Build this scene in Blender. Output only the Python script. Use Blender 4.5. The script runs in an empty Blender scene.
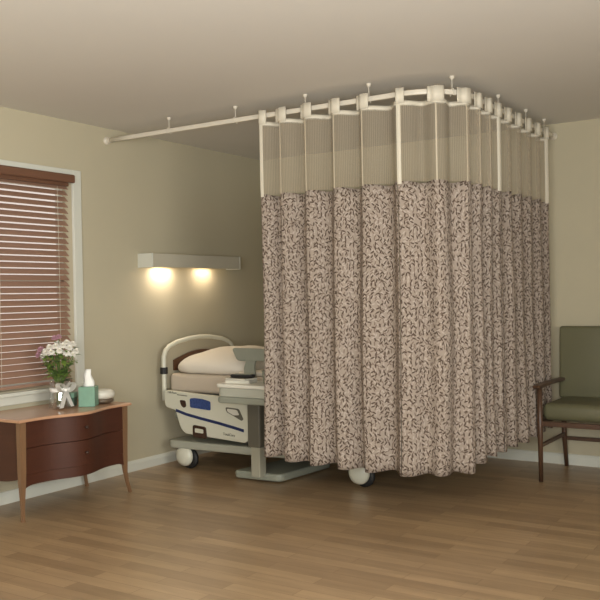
import bpy, bmesh, math, random
from mathutils import Vector, Matrix
random.seed(7)
PI = math.pi
scene = bpy.context.scene
C = scene.collection

# ------------------------------------------------------------------ camera
cam_d = bpy.data.cameras.new('camera')
cam = bpy.data.objects.new('camera', cam_d)
C.objects.link(cam)
scene.camera = cam
F_PX, YAW, PIT, ROLL = 861.44, -0.57679, -0.005227, -0.018768
cam_d.sensor_width = 36.0
cam_d.lens = F_PX * 36.0 / 600.0
cam_d.clip_start = 0.05
fw = Vector((math.sin(YAW) * math.cos(PIT), math.cos(YAW) * math.cos(PIT), math.sin(PIT)))
rt = fw.cross(Vector((0, 0, 1))).normalized()
up = rt.cross(fw)
r2 = math.cos(ROLL) * rt + math.sin(ROLL) * up
u2 = -math.sin(ROLL) * rt + math.cos(ROLL) * up
m = Matrix((r2, u2, -fw)).transposed().to_4x4()
m.translation = Vector((4.5228, -6.3482, 1.2740))
cam.matrix_world = m

# ------------------------------------------------------------------ world, lights, exposure
world = bpy.data.worlds.new('world')
scene.world = world
world.use_nodes = True
bg = world.node_tree.nodes['Background']
bg.inputs[0].default_value = (1.0, 0.90, 0.82, 1)
bg.inputs[1].default_value = 0.95

def area(name, loc, target, sx, sy, power, col):
    d = bpy.data.lights.new(name, 'AREA')
    d.shape = 'RECTANGLE'; d.size = sx; d.size_y = sy
    d.energy = power; d.color = col
    o = bpy.data.objects.new(name, d)
    C.objects.link(o)
    o.location = loc
    o.rotation_euler = (Vector(target) - Vector(loc)).to_track_quat('-Z', 'Y').to_euler()
    return o

key = area('added_key_right', (6.45, -5.1, 1.5), (0.0, -4.0, 1.3), 1.8, 1.4, 62, (1.0, 0.995, 0.95))  # added key area light just inside the solid right wall; no window there
key.data.spread = math.radians(112)
area('ceiling_bounce', (4.3, -6.75, 1.25), (3.7, -5.5, 2.5), 2.4, 1.1, 205, (0.98, 1.0, 0.99))  # added unseen up-light behind the camera, brightens the ceiling
scene.view_settings.view_transform = 'Standard'
scene.view_settings.look = 'None'
scene.view_settings.gamma = 1.0
scene.view_settings.use_curve_mapping = False
scene.view_settings.exposure = 0.0

# ------------------------------------------------------------------ helpers
def srgb(r, g, b):
    f = lambda c: (c / 255 / 12.92) if c / 255 <= 0.04045 else ((c / 255 + 0.055) / 1.055) ** 2.4
    return (f(r), f(g), f(b), 1)

def mat(name, col, rough=0.6, metal=0.0, noise=0.0, scale=8.0, bump=0.0, bscale=60.0, spec=0.5,
        trans=0.0, stretch=None):
    M = bpy.data.materials.new(name)
    M.use_nodes = True
    nt = M.node_tree
    b = nt.nodes['Principled BSDF']
    b.inputs['Base Color'].default_value = col
    b.inputs['Roughness'].default_value = rough
    b.inputs['Metallic'].default_value = metal
    b.inputs['Specular IOR Level'].default_value = spec
    b.inputs['Transmission Weight'].default_value = trans
    tc = nt.nodes.new('ShaderNodeTexCoord')
    vec = tc.outputs['Object']
    if stretch:
        mp = nt.nodes.new('ShaderNodeMapping')
        mp.inputs['Scale'].default_value = stretch
        nt.links.new(vec, mp.inputs['Vector'])
        vec = mp.outputs['Vector']
    if noise > 0:
        n = nt.nodes.new('ShaderNodeTexNoise')
        n.inputs['Scale'].default_value = scale
        n.inputs['Detail'].default_value = 5
        nt.links.new(vec, n.inputs['Vector'])
        mx = nt.nodes.new('ShaderNodeMix'); mx.data_type = 'RGBA'
        mx.inputs['A'].default_value = tuple(c * (1 - noise) for c in col[:3]) + (1,)
        mx.inputs['B'].default_value = tuple(min(1, c * (1 + noise)) for c in col[:3]) + (1,)
        nt.links.new(n.outputs['Fac'], mx.inputs['Factor'])
        nt.links.new(mx.outputs['Result'], b.inputs['Base Color'])
    if bump > 0:
        n = nt.nodes.new('ShaderNodeTexNoise')
        n.inputs['Scale'].default_value = bscale
        n.inputs['Detail'].default_value = 3
        nt.links.new(vec, n.inputs['Vector'])
        bp = nt.nodes.new('ShaderNodeBump')
        bp.inputs['Strength'].default_value = bump
        bp.inputs['Distance'].default_value = 0.01
        nt.links.new(n.outputs['Fac'], bp.inputs['Height'])
        nt.links.new(bp.outputs['Normal'], b.inputs['Normal'])
    return M

def link_mesh(name, bm, material, parent=None, smooth=False, auto=True):
    me = bpy.data.meshes.new(name)
    bm.normal_update()
    bm.to_mesh(me)
    bm.free()
    me.materials.append(material)
    if smooth:
        me.polygons.foreach_set('use_smooth', [True] * len(me.polygons))
    o = bpy.data.objects.new(name, me)
    C.objects.link(o)
    if parent is not None:
        o.parent = parent
        o.matrix_parent_inverse = Matrix.Identity(4)
        # children meshes are written in world coordinates: bring them into the parent's space
        root = parent
        T = Matrix.Identity(4)
        while root is not None:
            T = Matrix.Translation(root.location) @ root.rotation_euler.to_matrix().to_4x4() @ T
            root = root.parent
        me.transform(T.inverted())
    return o

def tag(o, label=None, cat=None, group=None, kind=None):
    if label: o['label'] = label
    if cat: o['category'] = cat
    if group: o['group'] = group
    if kind: o['kind'] = kind
    return o

def thing(name, loc, label, cat, group=None):
    o = bpy.data.objects.new(name, None)
    o.empty_display_size = 0.05
    C.objects.link(o)
    o.location = loc
    return tag(o, label, cat, group)

def recenter(o):
    """put a lone mesh's origin at its base centre"""
    vs = [v.co for v in o.data.vertices]
    c = Vector(((min(v.x for v in vs) + max(v.x for v in vs)) / 2, (min(v.y for v in vs) + max(v.y for v in vs)) / 2, min(v.z for v in vs)))
    o.data.transform(Matrix.Translation(-c))
    o.location = c
    return o

def box(bm, x0, x1, y0, y1, z0, z1, bev=0.0, seg=2, rot=None):
    r = bmesh.ops.create_cube(bm, size=1)
    vs = r['verts']
    c = Vector(((x0 + x1) / 2, (y0 + y1) / 2, (z0 + z1) / 2))
    for v in vs:
        v.co = Vector((v.co.x * (x1 - x0), v.co.y * (y1 - y0), v.co.z * (z1 - z0)))
        if rot is not None: v.co = rot @ v.co
        v.co += c
    if bev > 0:
        es = list({e for v in vs for e in v.link_edges})
        bmesh.ops.bevel(bm, geom=es, offset=bev, segments=seg, profile=0.5, affect='EDGES')
    return bm

def B(*a, **k):
    bm = bmesh.new()
    return box(bm, *a, **k)

def tube(bm, pts, r, n=10, cap=True, radii=None):
    pts = [Vector(p) for p in pts]
    rings = []
    prev = None
    for i, p in enumerate(pts):
        if i == 0: t = pts[1] - p
        elif i == len(pts) - 1: t = p - pts[i - 1]
        else: t = (pts[i + 1] - pts[i]).normalized() + (p - pts[i - 1]).normalized()
        t.normalize()
        if prev is None:
            a = Vector((0, 0, 1)) if abs(t.z) < 0.9 else Vector((1, 0, 0))
            u = t.cross(a).normalized()
        else:
            u = (prev - t * prev.dot(t)).normalized()
        prev = u
        w = t.cross(u)
        rr = radii[i] if radii else r
        rings.append([bm.verts.new(p + rr * (math.cos(2 * PI * k / n) * u + math.sin(2 * PI * k / n) * w)) for k in range(n)])
    for a, b in zip(rings, rings[1:]):
        for k in range(n):
            bm.faces.new((a[k], a[(k + 1) % n], b[(k + 1) % n], b[k]))
    if cap:
        bm.faces.new(list(reversed(rings[0]))); bm.faces.new(rings[-1])
    return bm

def T(pts, r, n=10, radii=None):
    return tube(bmesh.new(), pts, r, n, True, radii)

def lathe(bm, prof, c=(0, 0, 0), n=24, axis='Z', caps=True):
    c = Vector(c)
    rings = []
    for (r, h) in prof:
        ring = []
        for k in range(n):
            a = 2 * PI * k / n
            p = (r * math.cos(a), r * math.sin(a), h)
            if axis == 'Y': p = (p[0], p[2], p[1])
            if axis == 'X': p = (p[2], p[0], p[1])
            ring.append(bm.verts.new(c + Vector(p)))
        rings.append(ring)
    for a, b in zip(rings, rings[1:]):
        for k in range(n):
            bm.faces.new((a[k], a[(k + 1) % n], b[(k + 1) % n], b[k]))
    if caps:
        bm.faces.new(list(reversed(rings[0]))); bm.faces.new(rings[-1])
    bmesh.ops.recalc_face_normals(bm, faces=bm.faces)
    return bm

def prism(bm, poly, axis, a, b, bev=0.0, seg=2):
    """extrude a 2D polygon along an axis from a to b. axis Y: (x,z); X: (y,z); Z: (x,y)"""
    def P(p, t):
        return {'Y': (p[0], t, p[1]), 'X': (t, p[0], p[1]), 'Z': (p[0], p[1], t)}[axis]
    v0 = [bm.verts.new(P(p, a)) for p in poly]
    v1 = [bm.verts.new(P(p, b)) for p in poly]
    fs = [bm.faces.new(v0), bm.faces.new(list(reversed(v1)))]
    n = len(poly)
    for i in range(n):
        fs.append(bm.faces.new((v0[i], v1[i], v1[(i + 1) % n], v0[(i + 1) % n])))
    bmesh.ops.recalc_face_normals(bm, faces=fs)
    if bev > 0:
        es = [e for e in bm.edges if (e.verts[0] in v0 and e.verts[1] in v0) or (e.verts[0] in v1 and e.verts[1] in v1)]
        bmesh.ops.bevel(bm, geom=es, offset=bev, segments=seg, profile=0.5, affect='EDGES')
    return bm

def roundpoly(pts, r, n=5):
    out = []
    N = len(pts)
    for i in range(N):
        p = Vector(pts[i]); a = Vector(pts[i - 1]); b = Vector(pts[(i + 1) % N])
        rr = r[i] if isinstance(r, (list, tuple)) else r
        rr = min(rr, (a - p).length * .48, (b - p).length * .48)
        s = p + (a - p).normalized() * rr; e = p + (b - p).normalized() * rr
        for k in range(n + 1):
            t = k / n
            out.append(tuple(s * (1 - t) ** 2 + p * 2 * t * (1 - t) + e * t * t))
    return out

def blob(bm, c, size, n=2, seg=24, rings=14):
    """superellipsoid cushion shape"""
    c = Vector(c)
    f = lambda w, e: math.copysign(abs(w) ** e, w)
    ex, ez = n
    grid = []
    for i in range(rings + 1):
        ph = -PI / 2 + PI * i / rings
        row = []
        for k in range(seg):
            th = 2 * PI * k / seg
            x = f(math.cos(ph), ez) * f(math.cos(th), ex)
            y = f(math.cos(ph), ez) * f(math.sin(th), ex)
            z = f(math.sin(ph), ez)
            row.append((x, y, z))
        grid.append(row)
    bot = bm.verts.new(c + Vector((0, 0, -size[2])))
    top = bm.verts.new(c + Vector((0, 0, size[2])))
    rows = [[bm.verts.new(c + Vector((p[0] * size[0], p[1] * size[1], p[2] * size[2]))) for p in grid[i]] for i in range(1, rings)]
    for a, b in zip(rows, rows[1:]):
        for k in range(seg):
            bm.faces.new((a[k], a[(k + 1) % seg], b[(k + 1) % seg], b[k]))
    for k in range(seg):
        bm.faces.new((bot, rows[0][(k + 1) % seg], rows[0][k]))
        bm.faces.new((top, rows[-1][k], rows[-1][(k + 1) % seg]))
    return bm

# ------------------------------------------------------------------ materials
M_wall = mat('wall_paint', srgb(184, 175, 150), 0.75, noise=0.03, scale=3, bump=0.08, bscale=180, spec=0.25)
M_ceil = mat('ceiling_paint', srgb(218, 214, 206), 0.85, noise=0.02, scale=2, bump=0.05, bscale=150, spec=0.1)
M_trim = mat('trim_paint', srgb(206, 206, 194), 0.45, noise=0.02)
M_white = mat('white_plastic', srgb(214, 210, 196), 0.4)
M_nylon = mat('white_nylon', srgb(206, 198, 180), 0.55)
M_track = mat('track_enamel', srgb(212, 204, 188), 0.35)
M_metal = mat('chrome', srgb(190, 190, 185), 0.25, metal=0.9)
M_dark = mat('black_rubber', srgb(30, 29, 28), 0.6)
M_grey = mat('grey_plastic', srgb(140, 142, 128), 0.4)
M_grey2 = mat('dark_grey_plastic', srgb(96, 92, 80), 0.45)
M_bedwhite = mat('bed_white', srgb(208, 206, 188), 0.35)
M_sheet = mat('white_sheet', srgb(224, 215, 200), 0.85, noise=0.02, bump=0.25, bscale=9)
M_matt = mat('mattress_cover', srgb(198, 184, 166), 0.7)
M_blue = mat('blue_stripe', srgb(38, 48, 90), 0.4)
M_screen = mat('blue_screen', srgb(60, 78, 128), 0.25, noise=0.5, scale=60)
M_brown = mat('dark_brown_plastic', srgb(62, 42, 32), 0.4)
M_woodp = mat('brown_panel_wood', srgb(84, 52, 30), 0.4, noise=0.2, scale=6, stretch=(1, 1, 8))
M_dresser = mat('dresser_mahogany', srgb(70, 36, 22), 0.5, noise=0.2, scale=5, stretch=(1, 1, 9))
M_dtop = mat('dresser_top_wood', srgb(186, 144, 114), 0.22, noise=0.12, scale=5, stretch=(8, 1, 1))
M_dleg = mat('dresser_leg_wood', srgb(122, 92, 66), 0.35, noise=0.12, scale=5, stretch=(8, 8, 1))
M_chairw = mat('chair_walnut', srgb(82, 58, 42), 0.38, noise=0.2, scale=6, stretch=(6, 6, 1))
M_olive = mat('olive_vinyl', srgb(100, 97, 72), 0.42, noise=0.06, scale=5, bump=0.1, bscale=14)
M_slat = mat('blind_slat_wood', srgb(154, 121, 101), 0.45, noise=0.1, scale=7, stretch=(1, .3, 6))
M_valance = mat('blind_valance_wood', srgb(108, 76, 58), 0.4, noise=0.12, scale=7, stretch=(1, .4, 6))
M_cream = mat('cream_enamel', srgb(214, 204, 180), 0.4)

def leaf_material():
    M = bpy.data.materials.new('leaf_print_fabric')
    M.use_nodes = True
    nt = M.node_tree; N = nt.nodes; L = nt.links
    b = N['Principled BSDF']
    b.inputs['Roughness'].default_value = 0.9
    b.inputs['Specular IOR Level'].default_value = 0.15
    uv = N.new('ShaderNodeUVMap'); uv.uv_map = 'UVMap'
    base = srgb(152, 139, 127)
    cur = None
    def layer(scale, off, a, bb, rnd, density):
        mp = N.new('ShaderNodeMapping'); mp.inputs['Scale'].default_value = (scale, scale, scale)
        mp.inputs['Location'].default_value = (off, off * .37, 0)
        L.new(uv.outputs['UV'], mp.inputs['Vector'])
        v = N.new('ShaderNodeTexVoronoi'); v.voronoi_dimensions = '2D'; v.inputs['Scale'].default_value = 1
        v.inputs['Randomness'].default_value = rnd
        L.new(mp.outputs['Vector'], v.inputs['Vector'])
        sub = N.new('ShaderNodeVectorMath'); sub.operation = 'SUBTRACT'
        L.new(mp.outputs['Vector'], sub.inputs[0]); L.new(v.outputs['Position'], sub.inputs[1])
        sep = N.new('ShaderNodeSeparateColor'); L.new(v.outputs['Color'], sep.inputs[0])
        ang = N.new('ShaderNodeMath'); ang.operation = 'MULTIPLY_ADD'
        ang.inputs[1].default_value = 2.6; ang.inputs[2].default_value = 0.25
        L.new(sep.outputs[0], ang.inputs[0])
        rot = N.new('ShaderNodeVectorRotate'); rot.rotation_type = 'Z_AXIS'
        L.new(sub.outputs[0], rot.inputs['Vector']); L.new(ang.outputs[0], rot.inputs['Angle'])
        sc = N.new('ShaderNodeVectorMath'); sc.operation = 'MULTIPLY'; sc.inputs[1].default_value = (1 / a, 1 / bb, 0)
        L.new(rot.outputs[0], sc.inputs[0])
        ln = N.new('ShaderNodeVectorMath'); ln.operation = 'LENGTH'; L.new(sc.outputs[0], ln.inputs[0])
        mr = N.new('ShaderNodeMapRange'); mr.inputs['From Min'].default_value = 1.05; mr.inputs['From Max'].default_value = 0.85
        L.new(ln.outputs['Value'], mr.inputs['Value'])
        gt = N.new('ShaderNodeMath'); gt.operation = 'LESS_THAN'; gt.inputs[1].default_value = density
        L.new(sep.outputs[1], gt.inputs[0])
        mu = N.new('ShaderNodeMath'); mu.operation = 'MULTIPLY'
        L.new(mr.outputs[0], mu.inputs[0]); L.new(gt.outputs[0], mu.inputs[1])
        return mu.outputs[0]
    def over(prev, fac, col):
        mx = N.new('ShaderNodeMix'); mx.data_type = 'RGBA'
        if prev is None: mx.inputs['A'].default_value = base
        else: L.new(prev, mx.inputs['A'])
        mx.inputs['B'].default_value = col
        L.new(fac, mx.inputs['Factor'])
        return mx.outputs['Result']
    cur = over(None, layer(42, 3.7, 0.50, 0.15, 1.0, .85), srgb(172, 160, 149))
    cur = over(cur, layer(40, 11.1, 0.55, 0.14, 1.0, .95), srgb(116, 101, 90))
    cur = over(cur, layer(38, 0.0, 0.50, 0.17, 0.9, .88), srgb(82, 68, 58))
    L.new(cur, b.inputs['Base Color'])
    return M

def net_material():
    M = bpy.data.materials.new('curtain_netting')
    M.use_nodes = True
    nt = M.node_tree; N = nt.nodes; L = nt.links
    out = N['Material Output']; b = N['Principled BSDF']
    b.inputs['Base Color'].default_value = srgb(186, 172, 150)
    b.inputs['Roughness'].default_value = 0.9
    uv = N.new('ShaderNodeUVMap'); uv.uv_map = 'UVMap'
    w = N.new('ShaderNodeTexWave'); w.wave_type = 'BANDS'; w.bands_direction = 'X'
    w.inputs['Scale'].default_value = 30; w.inputs['Distortion'].default_value = 5.0; w.inputs['Detail'].default_value = 2
    w.inputs['Detail Scale'].default_value = 0.6
    mp = N.new('ShaderNodeMapping'); mp.inputs['Scale'].default_value = (1, 0.06, 1)
    L.new(uv.outputs['UV'], mp.inputs['Vector']); L.new(mp.outputs['Vector'], w.inputs['Vector'])
    mr = N.new('ShaderNodeMapRange')
    mr.inputs['To Min'].default_value = 0.22; mr.inputs['To Max'].default_value = 0.44
    L.new(w.outputs['Fac'], mr.inputs['Value'])
    tr = N.new('ShaderNodeBsdfTransparent')
    mx = N.new('ShaderNodeMixShader')
    L.new(mr.outputs[0], mx.inputs[0]); L.new(tr.outputs[0], mx.inputs[1]); L.new(b.outputs[0], mx.inputs[2])
    L.new(mx.outputs[0], out.inputs['Surface'])
    return M

def floor_material():
    M = bpy.data.materials.new('laminate_floor')
    M.use_nodes = True
    nt = M.node_tree; N = nt.nodes; L = nt.links
    b = N['Principled BSDF']
    tc = N.new('ShaderNodeTexCoord')
    br = N.new('ShaderNodeTexBrick')
    br.inputs['Scale'].default_value = 1.0
    br.inputs['Brick Width'].default_value = 0.62
    br.inputs['Row Height'].default_value = 0.085
    br.inputs['Mortar Size'].default_value = 0.0012
    br.inputs['Color1'].default_value = srgb(148, 122, 92)
    br.inputs['Color2'].default_value = srgb(172, 144, 110)
    br.inputs['Mortar'].default_value = srgb(124, 98, 70)
    L.new(tc.outputs['Object'], br.inputs['Vector'])
    mp = N.new('ShaderNodeMapping'); mp.inputs['Scale'].default_value = (1.2, 9, 1)
    L.new(tc.outputs['Object'], mp.inputs['Vector'])
    n = N.new('ShaderNodeTexNoise'); n.inputs['Scale'].default_value = 2.2; n.inputs['Detail'].default_value = 6
    L.new(mp.outputs[0], n.inputs['Vector'])
    mr = N.new('ShaderNodeMapRange'); mr.inputs['To Min'].default_value = 0.62; mr.inputs['To Max'].default_value = 1.26
    L.new(n.outputs['Fac'], mr.inputs['Value'])
    mu = N.new('ShaderNodeMix'); mu.data_type = 'RGBA'; mu.blend_type = 'MULTIPLY'; mu.inputs['Factor'].default_value = 1
    L.new(br.outputs['Color'], mu.inputs['A']); L.new(mr.outputs[0], mu.inputs['B'])
    L.new(mu.outputs['Result'], b.inputs['Base Color'])
    b.inputs['Roughness'].default_value = 0.32
    b.inputs['Specular IOR Level'].default_value = 0.45
    return M

def glass_material(name, rough=0.0, col=(1, 1, 1, 1)):
    M = bpy.data.materials.new(name)
    M.use_nodes = True
    b = M.node_tree.nodes['Principled BSDF']
    b.inputs['Base Color'].default_value = col
    b.inputs['Transmission Weight'].default_value = 1.0
    b.inputs['Roughness'].default_value = rough
    b.inputs['IOR'].default_value = 1.45
    return M

def pane_material():
    M = bpy.data.materials.new('window_pane')
    M.use_nodes = True
    nt = M.node_tree
    out = nt.nodes['Material Output']
    tr = nt.nodes.new('ShaderNodeBsdfTransparent')
    gl = nt.nodes.new('ShaderNodeBsdfGlossy'); gl.inputs['Roughness'].default_value = 0.02
    mx = nt.nodes.new('ShaderNodeMixShader'); mx.inputs[0].default_value = 0.08
    nt.links.new(tr.outputs[0], mx.inputs[1]); nt.links.new(gl.outputs[0], mx.inputs[2])
    nt.links.new(mx.outputs[0], out.inputs['Surface'])
    return M

def lamp_material(strength, col):
    M = bpy.data.materials.new('lamp_glow')
    M.use_nodes = True
    b = M.node_tree.nodes['Principled BSDF']
    b.inputs['Emission Color'].default_value = col
    b.inputs['Emission Strength'].default_value = strength
    return M

M_fabric = leaf_material()
M_net = net_material()
M_floor = floor_material()
M_glass = pane_material()
M_glass.name = 'vase_glass'
M_glass.node_tree.nodes['Mix Shader'].inputs[0].default_value = 0.22
M_pane = pane_material()
M_bulb = lamp_material(22, (1.0, 0.74, 0.42, 1))

def struct(name, bm, m_, parent=None, smooth=False):
    o = link_mesh(name, bm, m_, parent, smooth)
    if parent is None: o['kind'] = 'structure'
    return o

# ------------------------------------------------------------------ room shell
H = 2.5
X1, Y0 = 6.6, -7.6
WY0, WY1, WZ0, WZ1 = -3.48, -2.245, 0.70, 2.09     # window opening in the left wall
struct('floor', B(-0.2, X1 + .1, Y0 - .1, 0.2, -0.1, 0.0), M_floor)
struct('ceiling', B(-0.2, X1 + .1, Y0 - .1, 0.2, H, H + 0.1), M_ceil)
bm = bmesh.new()
box(bm, -0.16, 0, Y0, WY0, 0, H); box(bm, -0.16, 0, WY1, 0.16, 0, H)
box(bm, -0.16, 0, WY0, WY1, 0, WZ0); box(bm, -0.16, 0, WY0, WY1, WZ1, H)
struct('wall_left', bm, M_wall)
struct('wall_back', B(0, X1, 0, 0.16, 0, H), M_wall)
struct('wall_right', B(X1, X1 + .1, Y0, 0.16, 0, H), M_wall)
struct('wall_front', B(-.16, X1 + .1, Y0 - .1, Y0, 0, H), M_wall)

def skirting(x0, x1, y0, y1, ax):
    bm = bmesh.new()
    if ax == 'Y':   # runs along y against x=0
        prism(bm, [(0, 0), (0.016, 0), (0.016, 0.055), (0.008, 0.075), (0, 0.078)], 'Y', y0, y1)
    else:
        prism(bm, [(0, 0), (-0.016, 0), (-0.016, 0.055), (-0.008, 0.075), (0, 0.078)], 'X', x0, x1)
    return bm
struct('baseboard_left', skirting(0, 0, Y0, -0.017, 'Y'), M_trim)
struct('baseboard_back', skirting(0.0, X1, 0, 0, 'X'), M_trim)

# window with casing, sill, sash, panes
win = thing('window_1', (0, (WY0 + WY1) / 2, WZ0), None, None)
win['kind'] = 'structure'
bm = bmesh.new()
cw = 0.072
box(bm, 0, 0.022, WY1, WY1 + cw, WZ0 - .01, WZ1 + cw, 0.004)
box(bm, 0, 0.022, WY0 - cw, WY0, WZ0 - .01, WZ1 + cw, 0.004)
box(bm, 0, 0.022, WY0 - .001, WY1 + .001, WZ1, WZ1 + cw, 0.004)
box(bm, 0, 0.020, WY0 - cw, WY1 + cw, WZ0 - 0.085, WZ0 - .025, 0.004)
link_mesh('window_casing', bm, M_trim, win)
link_mesh('window_sill', B(-0.10, 0.05, WY0 - cw - .015, WY1 + cw + .015, WZ0 - .03, WZ0 - .005, 0.005), M_trim, win)
bm = bmesh.new()
for a, b_ in ((WY0, WY0 + .03), ((WY0 + WY1) / 2 - .02, (WY0 + WY1) / 2 + .02), (WY1 - .03, WY1)):
    box(bm, -0.13, -0.09, a, b_, WZ0, WZ1)
box(bm, -0.13, -0.09, WY0, WY1, WZ0, WZ0 + .05); box(bm, -0.13, -0.09, WY0, WY1, WZ1 - .05, WZ1)
box(bm, -0.13, -0.09, WY0, WY1, 1.40, 1.44)
link_mesh('window_sash', bm, M_trim, win)
link_mesh('window_glass', B(-0.113, -0.108, WY0 + .02, WY1 - .02, WZ0 + .04, WZ1 - .04), M_pane, win)

# ------------------------------------------------------------------ wooden blind
bl = thing('wooden_blind', (0.03, (WY0 + WY1) / 2, 0.69), 'brown wooden slatted blind lowered over the white-framed window', 'window blind')
by0, by1 = WY0 - 0.0, WY1 + 0.0
bm = bmesh.new()
pol = [(0.0, 0), (0.014, 0), (0.018, 0.008), (0.018, 0.046), (0.012, 0.055), (0.0, 0.055)]
prism(bm, [(0.045 + a, 2.066 + z) for a, z in pol], 'Y', by0 + .020, by1 - .020, 0.003)
box(bm, 0.024, 0.046, by1 - .037, by1 - .022, 2.068, 2.118, .002); box(bm, 0.024, 0.046, by0 + .022, by0 + .037, 2.068, 2.118, .002)
link_mesh('valance', bm, M_valance, bl)
link_mesh('head_rail', B(-0.03, 0.02, by0 + .040, by1 - .040, 2.045, 2.085, .002), M_valance, bl)
bm = bmesh.new()
nsl = 32
tilt = math.radians(44)
for i in range(nsl):
    z = 2.040 - i * (2.040 - 0.765) / (nsl - 1)
    R_ = Matrix.Rotation(tilt, 3, 'Y')
    box(bm, 0.0 - .025, 0.0 + .025, by0 + .045, by1 - .045, z - .0015, z + .0015, 0.0012, 1, rot=R_)
slats = link_mesh('slats', bm, M_slat, bl)
link_mesh('bottom_rail', B(-0.02, 0.025, by0 + .045, by1 - .045, 0.715, 0.735, .004), M_slat, bl)
for yy in (by1 - .14, (by0 + by1) / 2, by0 + .14):
    link_mesh('ladder_cord', T([(0.020, yy, 2.04), (0.026, yy, 1.4), (0.022, yy, 0.735)], 0.0012, 6), M_nylon, bl)

# ------------------------------------------------------------------ curtain track
XT, YT, ZT, RC = 2.6467, -1.9095, 2.409, 0.30
SX0 = 1.380
S_A = XT - RC - SX0                       # length of first straight from the curtain's start
S_B = S_A + RC * PI / 2
def path(s):
    """point, outward normal (towards the room) of the track line; s=0 at the curtain's left edge"""
    if s <= S_A: return Vector((SX0 + s, YT)), Vector((0, -1))
    if s <= S_B:
        a = (s - S_A) / RC
        return Vector((XT - RC + RC * math.sin(a), YT + RC - RC * math.cos(a))), Vector((math.sin(a), -math.cos(a)))
    return Vector((XT, YT + RC + s - S_B)), Vector((1, 0))
S_END = S_B + (-0.0 - (YT + RC))
trk = thing('curtain_track', (0, YT, ZT), 'white tubular ceiling track running from the left wall and turning a corner', 'curtain track')
bm = bmesh.new()
pts = []
s = -SX0 + 0.004
while s < S_A: pts.append(s); s += 0.25
n_ = 14
pts += [S_A + (S_B - S_A) * k / n_ for k in range(n_ + 1)]
s = S_B + 0.25
while s < S_END - .05: pts.append(s); s += 0.25
pts.append(S_END - 0.004)
prev = None
hw, hh = 0.011, 0.015
prof = roundpoly([(-hw, -hh), (hw, -hh), (hw, hh), (-hw, hh)], 0.005, 2)
for s in pts:
    p, nn = path(s)
    ring = [bm.verts.new((p.x + nn.x * a, p.y + nn.y * a, ZT + b_)) for a, b_ in prof]
    if prev:
        for k in range(len(ring)):
            bm.faces.new((prev[k], prev[(k + 1) % len(ring)], ring[(k + 1) % len(ring)], ring[k]))
    else: bm.faces.new(list(reversed(ring)))
    prev = ring
bm.faces.new(prev)
bmesh.ops.recalc_face_normals(bm, faces=bm.faces)
link_mesh('rail', bm, M_track, trk, True)
link_mesh('wall_flange', lathe(bmesh.new(), [(0.028, 0.001), (0.028, 0.012), (0.02, 0.022), (0.02, 0.04)], (0, YT, ZT), 20, 'X'), M_track, trk)
link_mesh('wall_flange', lathe(bmesh.new(), [(0.028, -0.001), (0.028, -0.012), (0.02, -0.022), (0.02, -0.04)], (XT, 0, ZT), 20, 'Y'), M_track, trk)
def s_of_x(x): return x - SX0
hang_s = [s_of_x(0.60), s_of_x(1.165), s_of_x(1.70), s_of_x(2.14), S_A + .30, S_B + .45, S_B + .98, S_B + 1.38]
for s in hang_s:
    p, nn = path(s)
    tdir = Vector((-nn.y, nn.x))
    h = link_mesh('hanger', lathe(bmesh.new(), [(0.0022, 2.428), (0.0022, 2.478), (0.008, 2.482), (0.014, 2.491), (0.014, 2.4995)], (p.x, p.y, 0), 12), M_track, trk)
    bm = bmesh.new()
    for sg in (-1, 1):
        tube(bm, [(p.x + nn.x * .016 * sg, p.y + nn.y * .016 * sg, ZT - .020), (p.x + nn.x * .016 * sg, p.y + nn.y * .016 * sg, ZT + .016), (p.x, p.y, ZT + .024)], 0.0025, 6)
    link_mesh('clip', bm, M_track, h)

# ------------------------------------------------------------------ cubicle curtain panels
RIDGE = [0, .153, .338, .537, .728, .95, 1.19, 1.375, 1.535, 1.70, 1.86, 2.04, 2.235, 2.44, 2.64, 2.84]
RIDGE = [r - (.032 if r > 1 else 0) for r in RIDGE]
def fold(s):
    if s <= RIDGE[0]: return 1.0, 0.0
    for i in range(len(RIDGE) - 1):
        a, b_ = RIDGE[i], RIDGE[i + 1]
        if s <= b_ + 1e-9:
            t = (s - a) / (b_ - a)
            return math.cos(2 * PI * t ** 1.55), t
    return 1.0, 0.0
def rough(s, z):
    return 0.006 * math.sin(s * 9.1 + z * 1.7) + 0.004 * math.sin(s * 23 + z * 3.1 + 1)
def cloth_pt(s, z, off=0.0, floor_off=None):
    p, nn = path(s)
    c, t = fold(s)
    if z > 1.9: A = 0.040
    else:
        k = (1.9 - z) / 1.65
        A = 0.038 - 0.004 * math.sin(k * PI) + 0.006 * k
    if S_A < s < S_B: A *= 0.85
    if s > S_B: A *= 0.78
    c = c * (0.9 + 0.1 * c) if z < 1.9 else c
    o = A * c - 0.004
    if z < 1.9:
        o += rough(s, z) * min(1, (1.9 - z) * 1.4)
        o += 0.018 * math.sin(s * 3.3 + 0.6) * (1.9 - z) / 1.65
        tdir = Vector((-nn.y, nn.x))
        sh = 0.010 * math.sin(s * 5.0 + z * 1.3) * min(1, (1.9 - z))
        p = p + tdir * sh
    o += off
    if floor_off is not None: o = max(o, floor_off)
    return Vector((p.x + nn.x * o, p.y + nn.y * o, z))
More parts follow.
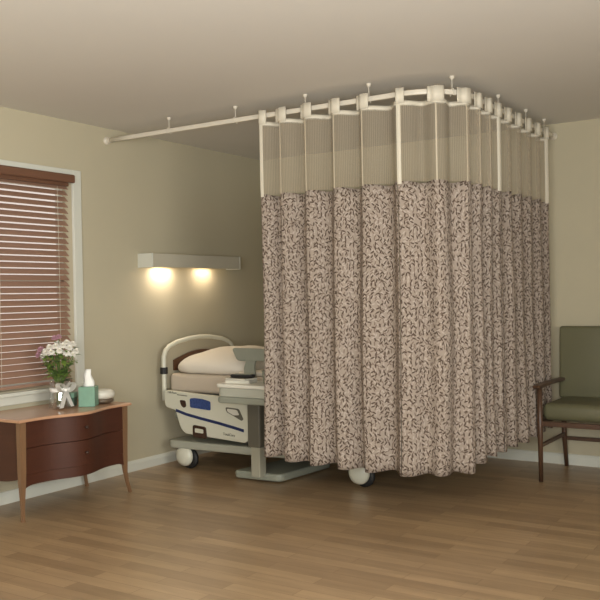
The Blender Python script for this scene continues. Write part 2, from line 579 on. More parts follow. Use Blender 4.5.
def strip(s0, s1, z0f, z1f, ds=0.008, dz=0.06, off=0.0, thick=0.0, fo=None):
    bm = bmesh.new()
    uvl = bm.loops.layers.uv.new('UVMap')
    ns = max(2, int(round((s1 - s0) / ds)))
    nz = None
    cols = []
    arc = 0; prevp = None
    for i in range(ns + 1):
        s = s0 + (s1 - s0) * i / ns
        z0 = z0f(s) if callable(z0f) else z0f
        z1 = z1f(s) if callable(z1f) else z1f
        if nz is None: nz = max(1, int(round((z1 - z0) / dz)))
        q = cloth_pt(s, 1.95, off)
        if prevp is not None: arc += (q - prevp).length
        prevp = q
        col = []
        for k in range(nz + 1):
            z = z0 + (z1 - z0) * k / nz
            col.append((bm.verts.new(cloth_pt(s, z, off, fo)), (arc + s0 * 3.1, z)))
        cols.append(col)
    for a, b_ in zip(cols, cols[1:]):
        for k in range(nz):
            q = (a[k], b_[k], b_[k + 1], a[k + 1])
            f = bm.faces.new([v[0] for v in q])
            for lp, v in zip(f.loops, q): lp[uvl].uv = v[1]
    if thick > 0:
        bm.normal_update()
        bmesh.ops.solidify(bm, geom=bm.faces[:], thickness=thick)
    return bm
ZF = 1.905
def hem(s):
    base = 0.240 + 0.034 * math.exp(-s / .3)
    k = min(1, max(0, (s - 1.28) / .35)); base += 0.048 * k * k * (3 - 2 * k) + 0.012 * max(0, s - 1.63)
    c, t = fold(s)
    return base + 0.004 * math.sin(s * 17) - 0.006 * c
def ftop(s):
    c, t = fold(s)
    return ZF + 0.006 * c
M_foldt = mat('seam_tape', srgb(186, 174, 152), 0.7)
panels = [(0.0, 0.948, 'leaf-print cubicle curtain panel at the left end, beside the bed'),
          (0.952, 1.822, 'widest leaf-print cubicle curtain panel wrapping the corner of the track'),
          (1.8265, 2.808, 'leaf-print cubicle curtain panel at the right end, behind the green chair')]
for (a, b_, lab) in panels:
    pm, _ = path((a + b_) / 2)
    t = thing('cubicle_curtain', (pm.x, pm.y, 0.24), lab, 'curtain', 'patterned cubicle curtain panels on the track')
    link_mesh('patterned_fabric', strip(a, b_, hem, ftop, 0.008, 0.055, 0, 0.0015), M_fabric, t, True)
    link_mesh('mesh_top', strip(a, b_, ZF + .004, 2.342, 0.008, 0.11), M_net, t, True)
    link_mesh('header_band', strip(a, b_, 2.336, 2.364, 0.008, 0.03, 0, 0.003), M_nylon, t, True)
    for (e0, e1) in (((a, a + .022),) if b_ < 2.75 else ((a - .014, a + .022), (b_ - .024, b_))):
        link_mesh('edge_tape', strip(e0, e1, ZF - .01, 2.386, 0.006, 0.06, 0.002, 0.003), M_nylon, t)
    for r in RIDGE:
        if a + .03 < r < b_ - .03 and a < 1.5:
            link_mesh('fold_tape', strip(r - .004, r + .004, ZF, 2.345, 0.004, 0.1, 0.001, 0.002), M_foldt, t)
        if a - .01 < r < b_ - .03 or (r > 2.75 and b_ > 2.75):
            w_ = .042 if r < 1.3 else .056
            r0 = max(r - w_, a - (.05 if a > 1.5 else 0)); r1 = min(r + w_ + .004, b_)
            link_mesh('snap_tab', strip(r0, r1, 2.350, 2.436, 0.006, 0.04, 0.010, 0.004, 0.020), M_nylon, t, True)

# ------------------------------------------------------------------ wall lamp above the bed
lp = thing('wall_lamp', (0, -1.065, 1.50), 'long white box-shaped lamp on the wall above the bed, two bulbs lit', 'wall lamp')
LY0, LY1, LX, LZ0, LZ1 = -1.610, -0.53, 0.145, 1.505, 1.607
bm = bmesh.new()
box(bm, 0.0, LX, LY0 + .01, LY1 - .01, LZ1 - .008, LZ1, .002)
box(bm, LX - .008, LX, LY0 + .01, LY1 - .01, LZ0, LZ1 - .004, .002)
box(bm, 0.001, .008, LY0 + .01, LY1 - .01, LZ0 + .03, LZ1 - .004)
link_mesh('housing', bm, mat('lamp_housing', srgb(186, 180, 162), .45), lp)
for y in (LY0, LY1 - .012):
    link_mesh('end_cap', B(0.0, LX + .002, y, y + .012, LZ0 - .002, LZ1 + .002, .002), M_trim, lp)
for y in (-1.36, -0.86):
    b_ = link_mesh('bulb', lathe(bmesh.new(), [(0.010, -.05), (0.018, -.045), (0.018, .045), (0.010, .05)], (0.075, y, 1.53), 14, 'Y'), M_bulb, lp, True)
    d = bpy.data.lights.new('bulb_light', 'AREA')
    d.shape = 'RECTANGLE'; d.size = 0.06; d.size_y = 0.20; d.energy = 1.8 if y < -1.2 else 0.85; d.color = (1.0, 0.86, 0.71)
    o = bpy.data.objects.new('bulb_light', d); C.objects.link(o)
    o.location = (0.06, y, 1.508); o.rotation_euler = (0, 0, 0)

# ------------------------------------------------------------------ hospital bed
bed = thing('hospital_bed', (1.0, -1.0, 0), 'white hospital bed with blue-striped side rail, head against the wall under the lamp', 'bed')
BY0, BY1 = -1.44, -0.56
# base frame, covers, casters
bm = bmesh.new()
prism(bm, roundpoly([(0.16, -1.50), (1.95, -1.44), (1.95, -0.56), (0.16, -0.50)], .06), 'Z', 0.155, 0.213, 0.012)
base = link_mesh('base_cover', bm, mat('base_cover_grey', srgb(165, 165, 150), 0.4), bed)
link_mesh('lift_frame', B(0.35, 1.85, -1.30, -0.70, 0.205, 0.36, .02), M_grey2, bed)
link_mesh('deck', B(0.16, 2.08, BY0 + .02, BY1 - .02, 0.36, 0.56, .02), M_grey, bed)
for (cx_, cy_) in ((0.300, -1.45), (1.745, -1.385), (0.300, -0.55), (1.745, -0.60)):
    sgn = -1 if cy_ < -1 else 1
    c_ = link_mesh('caster', lathe(bmesh.new(), [(0.050, -.018), (0.074, -.012), (0.076, 0), (0.074, .012), (0.050, .018)], (cx_ + .016, cy_ - sgn * .025, 0.0765), 24, 'Y'), M_dark, bed, True)
    link_mesh('caster_cover', lathe(bmesh.new(), [(0.066, sgn * .0), (0.078, sgn * .014), (0.073, sgn * .030), (0.055, sgn * .044), (0.024, sgn * .052), (0.004, sgn * .053)], (cx_ - .002, cy_, 0.100), 28, 'Y'), M_bedwhite, c_, True)
# mattress
bm = B(0.14, 2.12, BY0, BY1, 0.565, 0.705, 0.03, 4)
link_mesh('mattress', bm, M_matt, bed, True)
# headboard: arch tube, cream panel, wooden insert, clamps
def arch(t):   # t in 0..1 across the bed width -> y,z
    return None
ay0, ay1 = -1.455, -0.60
apts = [(0.10, ay0, 0.50), (0.10, ay0, 0.60), (0.10, ay0, 0.83), (0.10, ay0 + .02, 0.875), (0.10, ay0 + .06, 0.905), (0.10, ay0 + .15, 0.934),
        (0.10, ay0 + .30, 0.955), (0.10, (ay0 + ay1) / 2, 0.962), (0.10, ay1 - .30, 0.955), (0.10, ay1 - .15, 0.934), (0.10, ay1 - .06, 0.905),
        (0.10, ay1 - .02, 0.875), (0.10, ay1, 0.83), (0.10, ay1, 0.60), (0.10, ay1, 0.50)]
hb = link_mesh('headboard', T(apts, 0.018, 14), M_bedwhite, bed, True)
hb['label'] = 'arched cream tubular headboard'
inner = [(p[1] * .985 - .0155, p[2] - .012) for p in apts[1:-1]]
link_mesh('headboard_panel', prism(bmesh.new(), inner, 'X', 0.094, 0.106), mat('headboard_panel', srgb(168, 160, 138), .5), hb)
wi = [(-1.36, 0.72)] + [(-1.36 + .66 * k / 12, 0.79 + 0.072 * math.sin(PI * (k + .5) / 13)) for k in range(13)] + [(-0.70, 0.72)]
link_mesh('wood_insert', prism(bmesh.new(), wi, 'X', 0.108, 0.122), M_woodp, hb)
for y in (ay0, ay1):
    link_mesh('clamp', lathe(bmesh.new(), [(0.026, 0.70), (0.029, 0.705), (0.029, 0.745), (0.026, 0.75)], (0.10, y, 0), 16), M_dark, hb)
# side rail (head section)
def RL(pts): return pts
rail_poly = roundpoly([(0.147, 0.588), (0.925, 0.549), (0.940, 0.500), (0.918, 0.243), (0.315, 0.275), (0.265, 0.405), (0.255, 0.440), (0.150, 0.462)],
                      [.03, .03, .02, .045, .06, .03, .03, .03], 4)
def side_rail(sg, yb):
    y0, y1 = (yb - .035, yb) if sg < 0 else (yb, yb + .035)
    r = link_mesh('side_rail', prism(bmesh.new(), rail_poly, 'Y', y0, y1, 0.008, 3), M_bedwhite, bed)
    yf = y0 if sg < 0 else y1
    def P(poly, name, m_, d=0.004):
        return link_mesh(name, prism(bmesh.new(), poly, 'Y', yf + sg * d, yf - sg * .002), m_, r)
    up_ = [(0.262, .452), (0.36, .428), (0.50, .405), (0.66, .382), (0.80, .358), (0.885, .342)]
    P(up_ + [(x, z - .021) for x, z in reversed(up_)], 'blue_stripe', M_blue, .003)
    P(roundpoly([(0.398, .535), (0.44, .541), (0.52, .537), (0.590, .522), (0.590, .458), (0.400, .470)], .012), 'control_screen', M_screen)
    P(roundpoly([(0.300, .520), (0.355, .518), (0.362, .475), (0.34, .462), (0.315, .478)], .015), 'grip_recess', M_brown)
    g = P(roundpoly([(0.425, .345), (0.545, .336), (0.552, .250), (0.425, .256)], .02), 'latch_handle', M_brown, .008)
    g2 = link_mesh('latch_button', prism(bmesh.new(), roundpoly([(0.448, .322), (0.525, .317), (0.525, .288), (0.448, .292)], .008), 'Y', yf + sg * .012, yf), M_bedwhite, g)
    P(roundpoly([(0.725, .490), (0.845, .484), (0.885, .412), (0.868, .400), (0.80, .430), (0.735, .455)], .016), 'hand_grip', M_grey2, .003)
    P(roundpoly([(0.742, .480), (0.83, .475), (0.850, .440), (0.80, .436), (0.745, .460)], .012), 'grip_inset', M_white, .006)
    P([(0.275, .560), (0.372, .555), (0.372, .549), (0.275, .554)], 'marking_line', M_grey2, .002)
    return r, yf
r1, yf = side_rail(-1, -1.475)
def lettering(txt, loc, size, parent, m_, rot):
    cu = bpy.data.curves.new('lettering', 'FONT')
    cu.body = txt; cu.size = size; cu.extrude = 0.0005
    tmp = bpy.data.objects.new('tmp', cu); C.objects.link(tmp)
    dg = bpy.context.evaluated_depsgraph_get()
    me = bpy.data.meshes.new_from_object(tmp.evaluated_get(dg))
    bpy.data.objects.remove(tmp)
    me.transform(Matrix.Translation(Vector(loc)) @ rot)
    me.materials.append(m_)
    bm = bmesh.new(); bm.from_mesh(me)
    return link_mesh('lettering', bm, m_, parent)
RX = Matrix.Rotation(PI / 2, 4, 'X')
lettering('Hill-Rom', (0.185, yf - .003, 0.566), 0.024, r1, M_grey2, Matrix.Rotation(0.045, 4, 'Y') @ RX)
lettering('TotalCare', (0.70, yf - .003, 0.290), 0.026, r1, M_grey2, Matrix.Rotation(0.05, 4, 'Y') @ RX)
side_rail(1, -0.525)
# raised foot-section side rail
for sg, yb in ((-1, -1.465), (1, -0.535)):
    y0, y1 = (yb - .028, yb) if sg < 0 else (yb, yb + .028)
    fr = link_mesh('foot_rail', prism(bmesh.new(), roundpoly([(0.775, 0.912), (1.56, 0.902), (1.58, 0.830), (0.82, 0.820)], .028, 4), 'Y', y0, y1, .006), M_grey, bed)
    bm = bmesh.new()
    prism(bm, roundpoly([(0.905, 0.84), (0.985, 0.84), (0.965, .78), (0.985, .64), (0.905, .60), (0.875, .76)], .02), 'Y', y0 + .003, y1 - .003, .004)
    prism(bm, roundpoly([(1.40, 0.84), (1.52, 0.84), (1.50, .60), (1.38, .60)], .02), 'Y', y0 + .003, y1 - .003, .004)
    prism(bm, roundpoly([(0.92, 0.66), (1.48, 0.66), (1.48, .56), (0.92, .56)], .02), 'Y', y0 + .003, y1 - .003, .004)
    link_mesh('rail_bracket', bm, M_grey, fr)
# footboard
link_mesh('footboard', prism(bmesh.new(), roundpoly([(BY0 - .02, .40), (BY1 + .02, .40), (BY1 + .02, .86), (BY0 - .02, .86)], .1), 'X', 2.125, 2.16, .01), M_bedwhite, bed)
# blanket mound and pillow
bm = bmesh.new()
blob(bm, (0.47, -1.0, 0.755), (0.338, 0.435, 0.135), (0.38, 0.95), 48, 20)
for v in bm.verts:
    if v.co.z < 0.708: v.co.z = 0.706 + (v.co.z - 0.708) * .02
    else:
        k = (v.co.x - 0.14) / 0.64
        v.co.z -= 0.03 * max(0, 1 - k * 3) * max(0, (v.co.z - .72) / .15)
        v.co.z += 0.004 * math.sin(v.co.x * 31 + v.co.y * 9)
pil = link_mesh('pillow', bm, M_sheet, None, True)
tag(recenter(pil), 'large plump white pillow lying at the head of the bed', 'pillow')
bm = B(0.76, 2.05, -1.405, -0.60, 0.706, 0.735, 0.012, 3)
sh = link_mesh('blanket', bm, M_sheet, None, True)
tag(recenter(sh), 'white folded blanket covering the foot half of the mattress', 'blanket')

# ------------------------------------------------------------------ overbed table
ot = thing('overbed_table', (1.05, -1.60, 0), 'grey overbed table with deep tray on one column and flat floor base', 'overbed table')
bm = bmesh.new()
prism(bm, roundpoly([(0.822, -1.565), (1.215, -1.545), (1.255, -0.93), (0.93, -0.93)], [.05, .06, .05, .05]), 'Z', 0.008, 0.060, 0.014, 3)
link_mesh('floor_base', bm, M_grey, ot)
link_mesh('column', B(1.015, 1.090, -1.61, -1.535, 0.040, 0.45, .006), mat('column_grey', srgb(160, 156, 138), .4), ot)
link_mesh('column_sleeve', B(1.0, 1.105, -1.625, -1.520, 0.245, 0.575, .01), M_grey2, ot)
bm = bmesh.new()
tp = lambda g: roundpoly([(0.862 + g, -1.80 + g), (1.62 - g, -1.80 + g), (1.62 - g, -1.50 - g), (0.862 + g, -1.50 - g)], .045)
prism(bm, tp(0.0), 'Z', 0.665, 0.690, 0.006, 2)
link_mesh('table_top', bm, M_white, ot)
bm = bmesh.new()
prism(bm, tp(0.012), 'Z', 0.605, 0.664, 0.004, 2)
tr_ = link_mesh('tray_drawer', bm, mat('tray_grey', srgb(172, 172, 158), .4), ot)
bm = bmesh.new()
prism(bm, tp(0.006), 'Z', 0.560, 0.604, 0.010, 2)
link_mesh('tray_housing', bm, M_grey, ot)
for k in range(1): pass
# things on the overbed table
zz = 0.6905
for i, (lab, cc, an, th) in enumerate((('thick pale grey magazine at the bottom of the pair on the overbed table', (168, 162, 148), 10, .020),
                                       ('thin magazine with mottled cover, on top of the pair on the overbed table', (132, 124, 108), -6, .010))):
    bk = thing('magazine', (0.985, -1.67, zz), lab, 'magazine')
    R_ = Matrix.Rotation(math.radians(an), 3, 'Z')
    link_mesh('pages', box(bmesh.new(), 0.905, 1.085, -1.735, -1.615, zz, zz + th, rot=R_), M_white, bk)
    link_mesh('cover', box(bmesh.new(), 0.903, 1.087, -1.737, -1.613, zz + th, zz + th + .002, rot=R_), mat('magazine_cover', srgb(*cc), .3, noise=.45, scale=22), bk)
    zz += th + .0025
rc = thing('remote_control', (0.99, -1.67, zz), 'dark bed remote control lying on top of the magazines', 'remote control')
R_ = Matrix.Rotation(math.radians(8), 3, 'Z')
link_mesh('body', box(bmesh.new(), 0.92, 1.09, -1.695, -1.645, zz, zz + .022, .008, 2, rot=R_), M_dark, rc)
link_mesh('keypad', box(bmesh.new(), 0.94, 1.07, -1.688, -1.652, zz + .021, zz + .024, rot=R_), M_grey, rc)
cp = link_mesh('drinking_cup', lathe(bmesh.new(), [(0.026, 0), (0.036, .085), (0.038, .088), (0.034, .086), (0.024, .006)], (1.20, -1.66, 0.6905), 24), M_grey, None, True)
tag(recenter(cp), 'small greenish grey cup on the overbed table beside the curtain edge', 'cup')

# ------------------------------------------------------------------ dresser
dr = thing('dresser', (0.25, -2.67, 0), 'low mahogany dresser with bowed front and splayed legs under the window', 'dresser')
DX0, DX1, DY0, DY1, DZ = 0.03, 0.475, -3.085, -2.235, 0.592
def bow(t):  # serpentine front, t 0..1 along y
    return 0.072 * math.sin(PI * t) ** 4 - 0.010 * math.sin(2 * PI * t) ** 2
def front_poly(x0, xf, y0, y1, k=1.0, n=32):
    P = [(x0, y1), (x0, y0)]
    for i in range(n + 1):
        t = i / n
        P.append((xf + k * bow(t), y0 + (y1 - y0) * t))
    return P
link_mesh('dresser_top', prism(bmesh.new(), front_poly(DX0 - .005, DX1 + .028, DY0 - .040, DY1 + .014), 'Z', DZ - .018, DZ, .005, 2), M_dtop, dr)
def scallop(t):   # lower edge of the apron
    e = 0.5 - abs(t - .5)
    return 0.200 - 0.022 * math.exp(-(e / .05) ** 2)
bodyf = DX1 - .012
def curved_front(y0, y1, z0f, z1, xf, th, bev=0):
    bm = bmesh.new()
    n = 40
    rows = []
    for i in range(n + 1):
        t = i / n
        y = y0 + (y1 - y0) * t
        tt = (y - DY0) / (DY1 - DY0)
        x = xf + bow(tt)
        z0 = z0f(tt) if callable(z0f) else z0f
        rows.append([bm.verts.new(q) for q in ((x, y, z0), (x, y, z1), (x - th, y, z1), (x - th, y, z0))])
    for a, b_ in zip(rows, rows[1:]):
        for k in range(4):
            bm.faces.new((a[k], a[(k + 1) % 4], b_[(k + 1) % 4], b_[k]))
    bm.faces.new(rows[0]); bm.faces.new(list(reversed(rows[-1])))
    bmesh.ops.recalc_face_normals(bm, faces=bm.faces)
    return bm
bm = B(DX0 + .005, bodyf - .014, DY0 + .016, DY1 - .016, 0.25, DZ - .019)
link_mesh('carcass', bm, M_dresser, dr)
bm = curved_front(DY0 + .02, DY1 - .02, scallop, 0.262, bodyf, .022)
link_mesh('apron', bm, M_dresser, dr)
for (y, tk) in ((DY0 + .006, 1), (DY1 - .018, 1)):
    n = 16
    pl = [(DX0 + .01, DZ - .02)] + [(DX0 + .01 + (bodyf - DX0 - .02) * k / n, 0.215 + 0.03 * (abs(k / n - .5) * 2) ** 2) for k in range(n + 1)] + [(bodyf - .01, DZ - .02)]
    link_mesh('side_panel', prism(bmesh.new(), pl, 'Y', y, y + .012), M_dresser, dr)
for (z0, z1) in ((0.264, 0.415), (0.419, 0.570)):
    d = link_mesh('drawer', curved_front(DY0 + .034, DY1 - .034, z0, z1, bodyf + .004, .022), M_dresser, dr)
    for t in (0.5,):
        y = DY0 + (DY1 - DY0) * t
        link_mesh('knob', lathe(bmesh.new(), [(0.005, 0), (0.005, .010), (0.010, .013), (0.011, .019), (0.006, .023), (.002, .024)], (bodyf + .004 + bow(t), y, (z0 + z1) / 2), 16, 'X'), M_brown, d, True)
def dleg(x, y, sx, sy):
    prof = [(DZ - .019, 0, .022), (0.45, 0, .021), (0.30, -.002, .020), (0.22, 0.0, .018), (0.14, 0.004, .014), (0.07, 0.014, .011), (0.02, .026, .011), (0.0, .030, .012)]
    bm = bmesh.new()
    prev = None
    for z, o, h in prof:
        c = Vector((x + sx * o, y + sy * o, z))
        ring = [bm.verts.new(c + Vector((a * h, b_ * h, 0))) for a, b_ in ((-1, -1), (1, -1), (1, 1), (-1, 1))]
        if prev:
            for k in range(4): bm.faces.new((prev[k], prev[(k + 1) % 4], ring[(k + 1) % 4], ring[k]))
        else: bm.faces.new(ring)
        prev = ring
    bm.faces.new(list(reversed(prev)))
    bmesh.ops.recalc_face_normals(bm, faces=bm.faces)
    es = [e for e in bm.edges if abs(e.verts[0].co.z - e.verts[1].co.z) > .01]
    bmesh.ops.bevel(bm, geom=es, offset=.005, segments=2, affect='EDGES')
    return link_mesh('leg', bm, M_dleg, dr)
dleg(DX1 - .018, DY0 + .012, .3, -.2); dleg(DX1 - .022, DY1 - .012, .3, 1.3)
dleg(DX0 + .042, DY0 + .012, 0, -.2); dleg(DX0 + .042, DY1 - .012, 0, .8)

# ------------------------------------------------------------------ things on the dresser
TZ = DZ + .001
vx, vy = 0.30, -2.64
vs = thing('glass_vase', (vx, vy, TZ), 'clear glass vase tied with a white ribbon bow, holding the flowers', 'vase')
link_mesh('glass_body', lathe(bmesh.new(), [(0.052, 0), (0.070, .004), (0.073, .02), (0.066, .08), (0.060, .12), (0.066, .175), (0.063, .175), (0.057, .12), (0.063, .08), (0.069, .022), (0.050, .010)], (vx, vy, TZ), 32, caps=True), M_glass, vs, True)
def ribbon_loop(dx, ang, ln, w):
    bm = bmesh.new()
    prev = None
    n = 14
    for k in range(n + 1):
        a = 2 * PI * k / n
        # loop lies in plane facing the camera; directions
        px = (1 - math.cos(a)) / 2 * ln
        pz = math.sin(a) * w
        wid = .013 + .009 * math.sin(a / 2)
        q = []
        for d_ in (-wid, wid):
            ly = px * math.cos(ang) * dx
            lz = px * math.sin(ang) + pz
            q.append(bm.verts.new(Vector((vx + .066 + d_ + .01 * math.sin(a / 2), vy - .018 + ly, TZ + .120 + lz))))
        if prev: bm.faces.new((prev[0], prev[1], q[1], q[0]))
        prev = q
    bmesh.ops.solidify(bm, geom=bm.faces[:], thickness=.0015)
    return bm
M_ribbon = mat('white_ribbon', srgb(238, 236, 230), .5)
bow_o = link_mesh('ribbon_bow', lathe(bmesh.new(), [(.004, -.012), (.013, -.008), (.013, .008), (.004, .012)], (vx + .068, vy - .018, TZ + .12), 12, 'Z'), M_ribbon, vs, True)
link_mesh('ribbon_band', lathe(bmesh.new(), [(0.0622, .108), (0.0640, .110), (0.0640, .130), (0.0622, .132)], (vx, vy, TZ), 32, caps=False), M_ribbon, vs, True)
link_mesh('ribbon_loop', ribbon_loop(-1, .45, .075, .026), M_ribbon, bow_o)
link_mesh('ribbon_loop', ribbon_loop(1, .45, .070, .026), M_ribbon, bow_o)
def tail(pts, w):
    bm = bmesh.new(); prev = None
    for (y, z) in pts:
        q = [bm.verts.new((vx + .076 + .002 * math.sin(z * 90), vy - .018 + y - w, TZ + z)), bm.verts.new((vx + .072, vy - .018 + y + w, TZ + z))]
        if prev: bm.faces.new((prev[0], prev[1], q[1], q[0]))
        prev = q
    bmesh.ops.solidify(bm, geom=bm.faces[:], thickness=.0015)
    return bm
link_mesh('ribbon_tail', tail([(0, .12), (-.012, .08), (-.026, .045), (-.040, .012)], .019), M_ribbon, bow_o)
link_mesh('ribbon_tail', tail([(0, .12), (.016, .08), (.036, .04), (.050, .014)], .016), M_ribbon, bow_o)

M_petal = mat('white_petal', srgb(240, 236, 226), .7)
M_pink = mat('pink_petal', srgb(196, 150, 166), .7)
M_fcen = mat('flower_centre', srgb(190, 180, 110), .7)
M_leaf = mat('green_leaf', srgb(112, 138, 62), .55, noise=.3, scale=25)
M_leafd = mat('dark_green_leaf', srgb(70, 92, 44), .55, noise=.3, scale=25)
M_stem = mat('green_stem', srgb(92, 116, 56), .6)
def petal_ring(bm, c, nrm, r, n, w, lift, th=.0008):
    nrm = nrm.normalized()
    a0 = nrm.orthogonal().normalized(); b0 = nrm.cross(a0)
    off = random.random() * 6
    for k in range(n):
        a = off + 2 * PI * k / n + random.uniform(-.1, .1)
        d = math.cos(a) * a0 + math.sin(a) * b0
        s_ = nrm.cross(d)
        rr = r * random.uniform(.88, 1.08)
        P = [c + d * .003 - s_ * w * .3, c + d * rr * .6 - s_ * w + nrm * lift * .7, c + d * rr + nrm * lift * random.uniform(.5, 1),
             c + d * rr * .6 + s_ * w + nrm * lift * .7, c + d * .003 + s_ * w * .3]
        top = [bm.verts.new(p) for p in P]
        bm.faces.new(top)
def leaf(bm, base, d, ln, w):
    d = d.normalized()
    s_ = d.cross(Vector((0, 0, 1))).normalized()
    u_ = s_.cross(d)
    mid = [base, base + d * ln * .33 + u_ * .004, base + d * ln * .7 + u_ * .002, base + d * ln - u_ * .008]
    ws = [w * .15, w, w * .75, 0.0]
    L_ = [bm.verts.new(m_ - s_ * q + u_ * .003) for m_, q in zip(mid[:3], ws)]
    R__ = [bm.verts.new(m_ + s_ * q + u_ * .003) for m_, q in zip(mid[:3], ws)]
    M_ = [bm.verts.new(m_) for m_ in mid]
    for k in range(2):
        bm.faces.new((L_[k], M_[k], M_[k + 1], L_[k + 1])); bm.faces.new((M_[k], R__[k], R__[k + 1], M_[k + 1]))
    bm.faces.new((L_[2], M_[2], M_[3])); bm.faces.new((M_[2], R__[2], M_[3]))
def flower(head, rad, kind, nleaf):
    head = Vector(head)
    nm = {'w': 'white_chrysanthemum', 'p': 'pink_flower'}[kind]
    lab = {'w': 'small white chrysanthemum on a leafy stem in the glass vase', 'p': 'pale pink flower at the rim of the bouquet in the glass vase'}[kind]
    grp = {'w': 'white chrysanthemums in the vase', 'p': 'pink flowers in the vase'}[kind]
    root = Vector((vx + random.uniform(-.022, .022), vy + random.uniform(-.022, .022), TZ + .02))
    t = thing(nm, root, lab, 'flower', grp)
    neck = Vector((vx + (head.x - vx) * .25 + random.uniform(-.01, .01), vy + (head.y - vy) * .25, TZ + .170))
    midp = (neck + head) / 2 + Vector((0, 0, .01))
    link_mesh('stem', T([root, neck, midp, head], .0022, 6), M_stem, t)
    nrm = (head - Vector((vx, vy, TZ + .20))).normalized() + Vector((.45, -.45, .35))
    bm = bmesh.new()
    petal_ring(bm, head, nrm, rad, 13, rad * .17, -.002)
    petal_ring(bm, head + nrm.normalized() * .003, nrm, rad * .82, 12, rad * .16, .006)
    petal_ring(bm, head + nrm.normalized() * .006, nrm, rad * .6, 10, rad * .15, .010)
    petal_ring(bm, head + nrm.normalized() * .009, nrm, rad * .4, 8, rad * .13, .012)
    f = link_mesh('petals', bm, M_petal if kind == 'w' else M_pink, t)
    link_mesh('flower_centre', lathe(bmesh.new(), [(.001, -.002), (.005, 0), (.004, .004), (.001, .005)], head + nrm.normalized() * .008, 8), M_fcen, f)
    for k in range(nleaf):
        q = random.uniform(.0, .85)
        b0 = neck * (1 - q) + head * q
        d = Vector((random.uniform(-1, 1), random.uniform(-1, 1), random.uniform(-.1, .7))) + (head - Vector((vx, vy, head.z))) * 4
        bm = bmesh.new()
        leaf(bm, b0, d, random.uniform(.05, .078), random.uniform(.013, .020))
        link_mesh('leaf', bm, M_leaf if random.random() < .6 else M_leafd, t)
# heads in a frame seen from the room: e = direction to the right in the photo, d = towards the room
eR = Vector((0.84, 0.545, 0)); dR = Vector((0.545, -0.84, 0))
heads = [(-.075, .325, .01, .022), (-.045, .345, .03, .024), (-.012, .350, .035, .024), (.022, .352, .03, .025), (.052, .340, .02, .025), (.080, .322, .0, .022),
         (-.060, .318, .045, .023), (-.028, .322, .06, .022), (.012, .328, .055, .022), (.045, .315, .045, .024), (.07, .305, .03, .02),
         (.035, .365, .0, .024), (.062, .358, -.01, .022), (-.02, .36, -.03, .022), (-.085, .300, .02, .018)]
for (a, z, d, r) in heads:
    h_ = Vector((vx, vy, TZ + z + .03 + (z - .30) * .25)) + eR * (a * 1.22 + .005) + dR * d * 1.2
    flower(h_, r * 1.2, 'w', 7)
for (a, z, d, r) in [(-.105, .335, .0, .026), (-.115, .305, .01, .022), (-.03, .395, -.02, .024), (-.005, .402, -.01, .020), (-.088, .285, .015, .018)]:
    h_ = Vector((vx, vy, TZ + z + .03 + (z - .30) * .15)) + eR * a * 1.12 + dR * d
    flower(h_, r * 1.2, 'p', 2)

M_teal = mat('teal_card', srgb(120, 158, 136), .5, noise=.12, scale=30)
M_teald = mat('dark_teal_card', srgb(64, 92, 78), .5)
bx_ = thing('tissue_box', (0.36, -2.475, TZ), 'square teal tissue box with a white tissue standing out of it', 'tissue box')
Rz = Matrix.Rotation(math.radians(33), 3, 'Z')
link_mesh('box_body', box(bmesh.new(), 0.317, 0.421, -2.521, -2.417, TZ, TZ + .125, .002, 1, rot=Rz), M_teal, bx_)
bm = bmesh.new()
rows = []
for k in range(8):
    t_ = k / 7
    z = TZ + .120 + .115 * t_
    w_ = .034 * (1 - .55 * t_ ** 1.6); dd = .016 * (1 - .5 * t_)
    rows.append([bm.verts.new(Vector((0.369, -2.469, z)) + eR * (w_ * math.cos(a) * (1 + .18 * math.sin(5 * a + k)) + .004 * math.sin(k)) + dR * (dd * math.sin(a) * (1 + .25 * math.sin(4 * a)))) for a in [2 * PI * j / 20 for j in range(20)]])
for a, b_ in zip(rows, rows[1:]):
    for j in range(20): bm.faces.new((a[j], a[(j + 1) % 20], b_[(j + 1) % 20], b_[j]))
bm.faces.new(rows[-1]); bm.faces.new(list(reversed(rows[0])))
link_mesh('tissue', bm, M_ribbon, bx_, True)
bk = thing('gift_box', (0.235, -2.53, TZ), 'low dark green box between the vase and the tissue box', 'box')
link_mesh('box_base', box(bmesh.new(), 0.18, 0.29, -2.575, -2.485, TZ, TZ + .055, .002, 1, rot=Rz), M_teald, bk)
link_mesh('lid', box(bmesh.new(), 0.177, 0.293, -2.578, -2.482, TZ + .055, TZ + .085, .002, 1, rot=Rz), M_teal, bk)
ds = thing('lidded_dish', (0.31, -2.33, TZ), 'white rounded lidded dish on a dark base at the right end of the dresser', 'dish')
bm = bmesh.new(); blob(bm, (0.345, -2.318, TZ + .018), (.064, .072, .018), (1, .7), 28, 10)
link_mesh('dish_base', bm, mat('bronze_base', srgb(96, 82, 66), .3), ds, True)
bm = bmesh.new(); blob(bm, (0.345, -2.318, TZ + .058), (.070, .078, .036), (1, .8), 30, 14)
link_mesh('domed_lid', bm, M_white, ds, True)

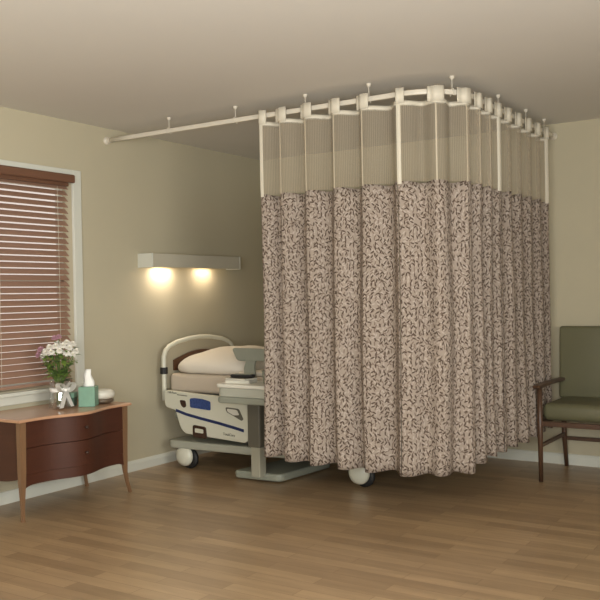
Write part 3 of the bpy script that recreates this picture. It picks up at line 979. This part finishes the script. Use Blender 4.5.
# ------------------------------------------------------------------ armchair on the right
ch = thing('armchair', (3.04, -0.38, 0), 'wooden armchair with olive green vinyl seat and back beside the curtain', 'armchair')
CX0, CX1, CF, CR = 2.716, 3.40, -0.655, -0.105
for x in (CX0, CX1):
    sg = 1 if x == CX0 else -1
    bm = bmesh.new(); tube(bm, [(x, CF, 0), (x, CF, .35), (x, CF, .64)], .018, 12, True, [.014, .019, .017])
    link_mesh('front_leg', bm, M_chairw, ch, True)
    bm = bmesh.new(); tube(bm, [(x, -0.055, 0), (x, -.10, .22), (x, CR, .40), (x, CR + .005, .64)], .018, 12, True, [.014, .018, .019, .016])
    link_mesh('rear_leg', bm, M_chairw, ch, True)
    bm = bmesh.new()
    prism(bm, [(CF - .075, .634), (CF - .06, .648), (CF + .2, .655), (CR + .03, .650), (CR + .03, .628), (CF + .2, .632), (CF - .06, .624)], 'X', x - .024, x + .024, .005)
    link_mesh('arm', bm, M_chairw, ch)
    bm = B(x - .009, x + .009, CF + .005, CR + .02, 0.225, 0.252, .004)
    link_mesh('side_stretcher', bm, M_chairw, ch)
link_mesh('rear_stretcher', B(CX0 + .01, CX1 - .01, CR + .008, CR + .028, 0.195, 0.222, .004), M_chairw, ch)
bm = bmesh.new()
box(bm, CX0 - .005, CX1 + .005, CF - .012, CF + .016, 0.372, 0.405, .004)
box(bm, CX0 + .01, CX1 - .01, CR - .01, CR + .018, 0.372, 0.405, .004)
for x in (CX0, CX1): box(bm, x - .012, x + .012, CF + .01, CR, 0.372, 0.405, .004)
link_mesh('seat_frame', bm, M_chairw, ch)
bm = B(CX0 + .006, CX1 - .006, CF + .02, CR - .035, 0.406, 0.522, .042, 5)
link_mesh('seat_cushion', bm, M_olive, ch, True)
bm = B(-.5, .5, -.5, .5, -.5, .5)
bm.free()
bm = bmesh.new()
R_ = Matrix.Rotation(math.radians(-4), 3, 'X')
box(bm, 2.694, CX1 + .02, -0.135, -0.060, 0.500, 1.018, .022, 4, rot=R_)
link_mesh('back_cushion', bm, M_olive, ch, True)
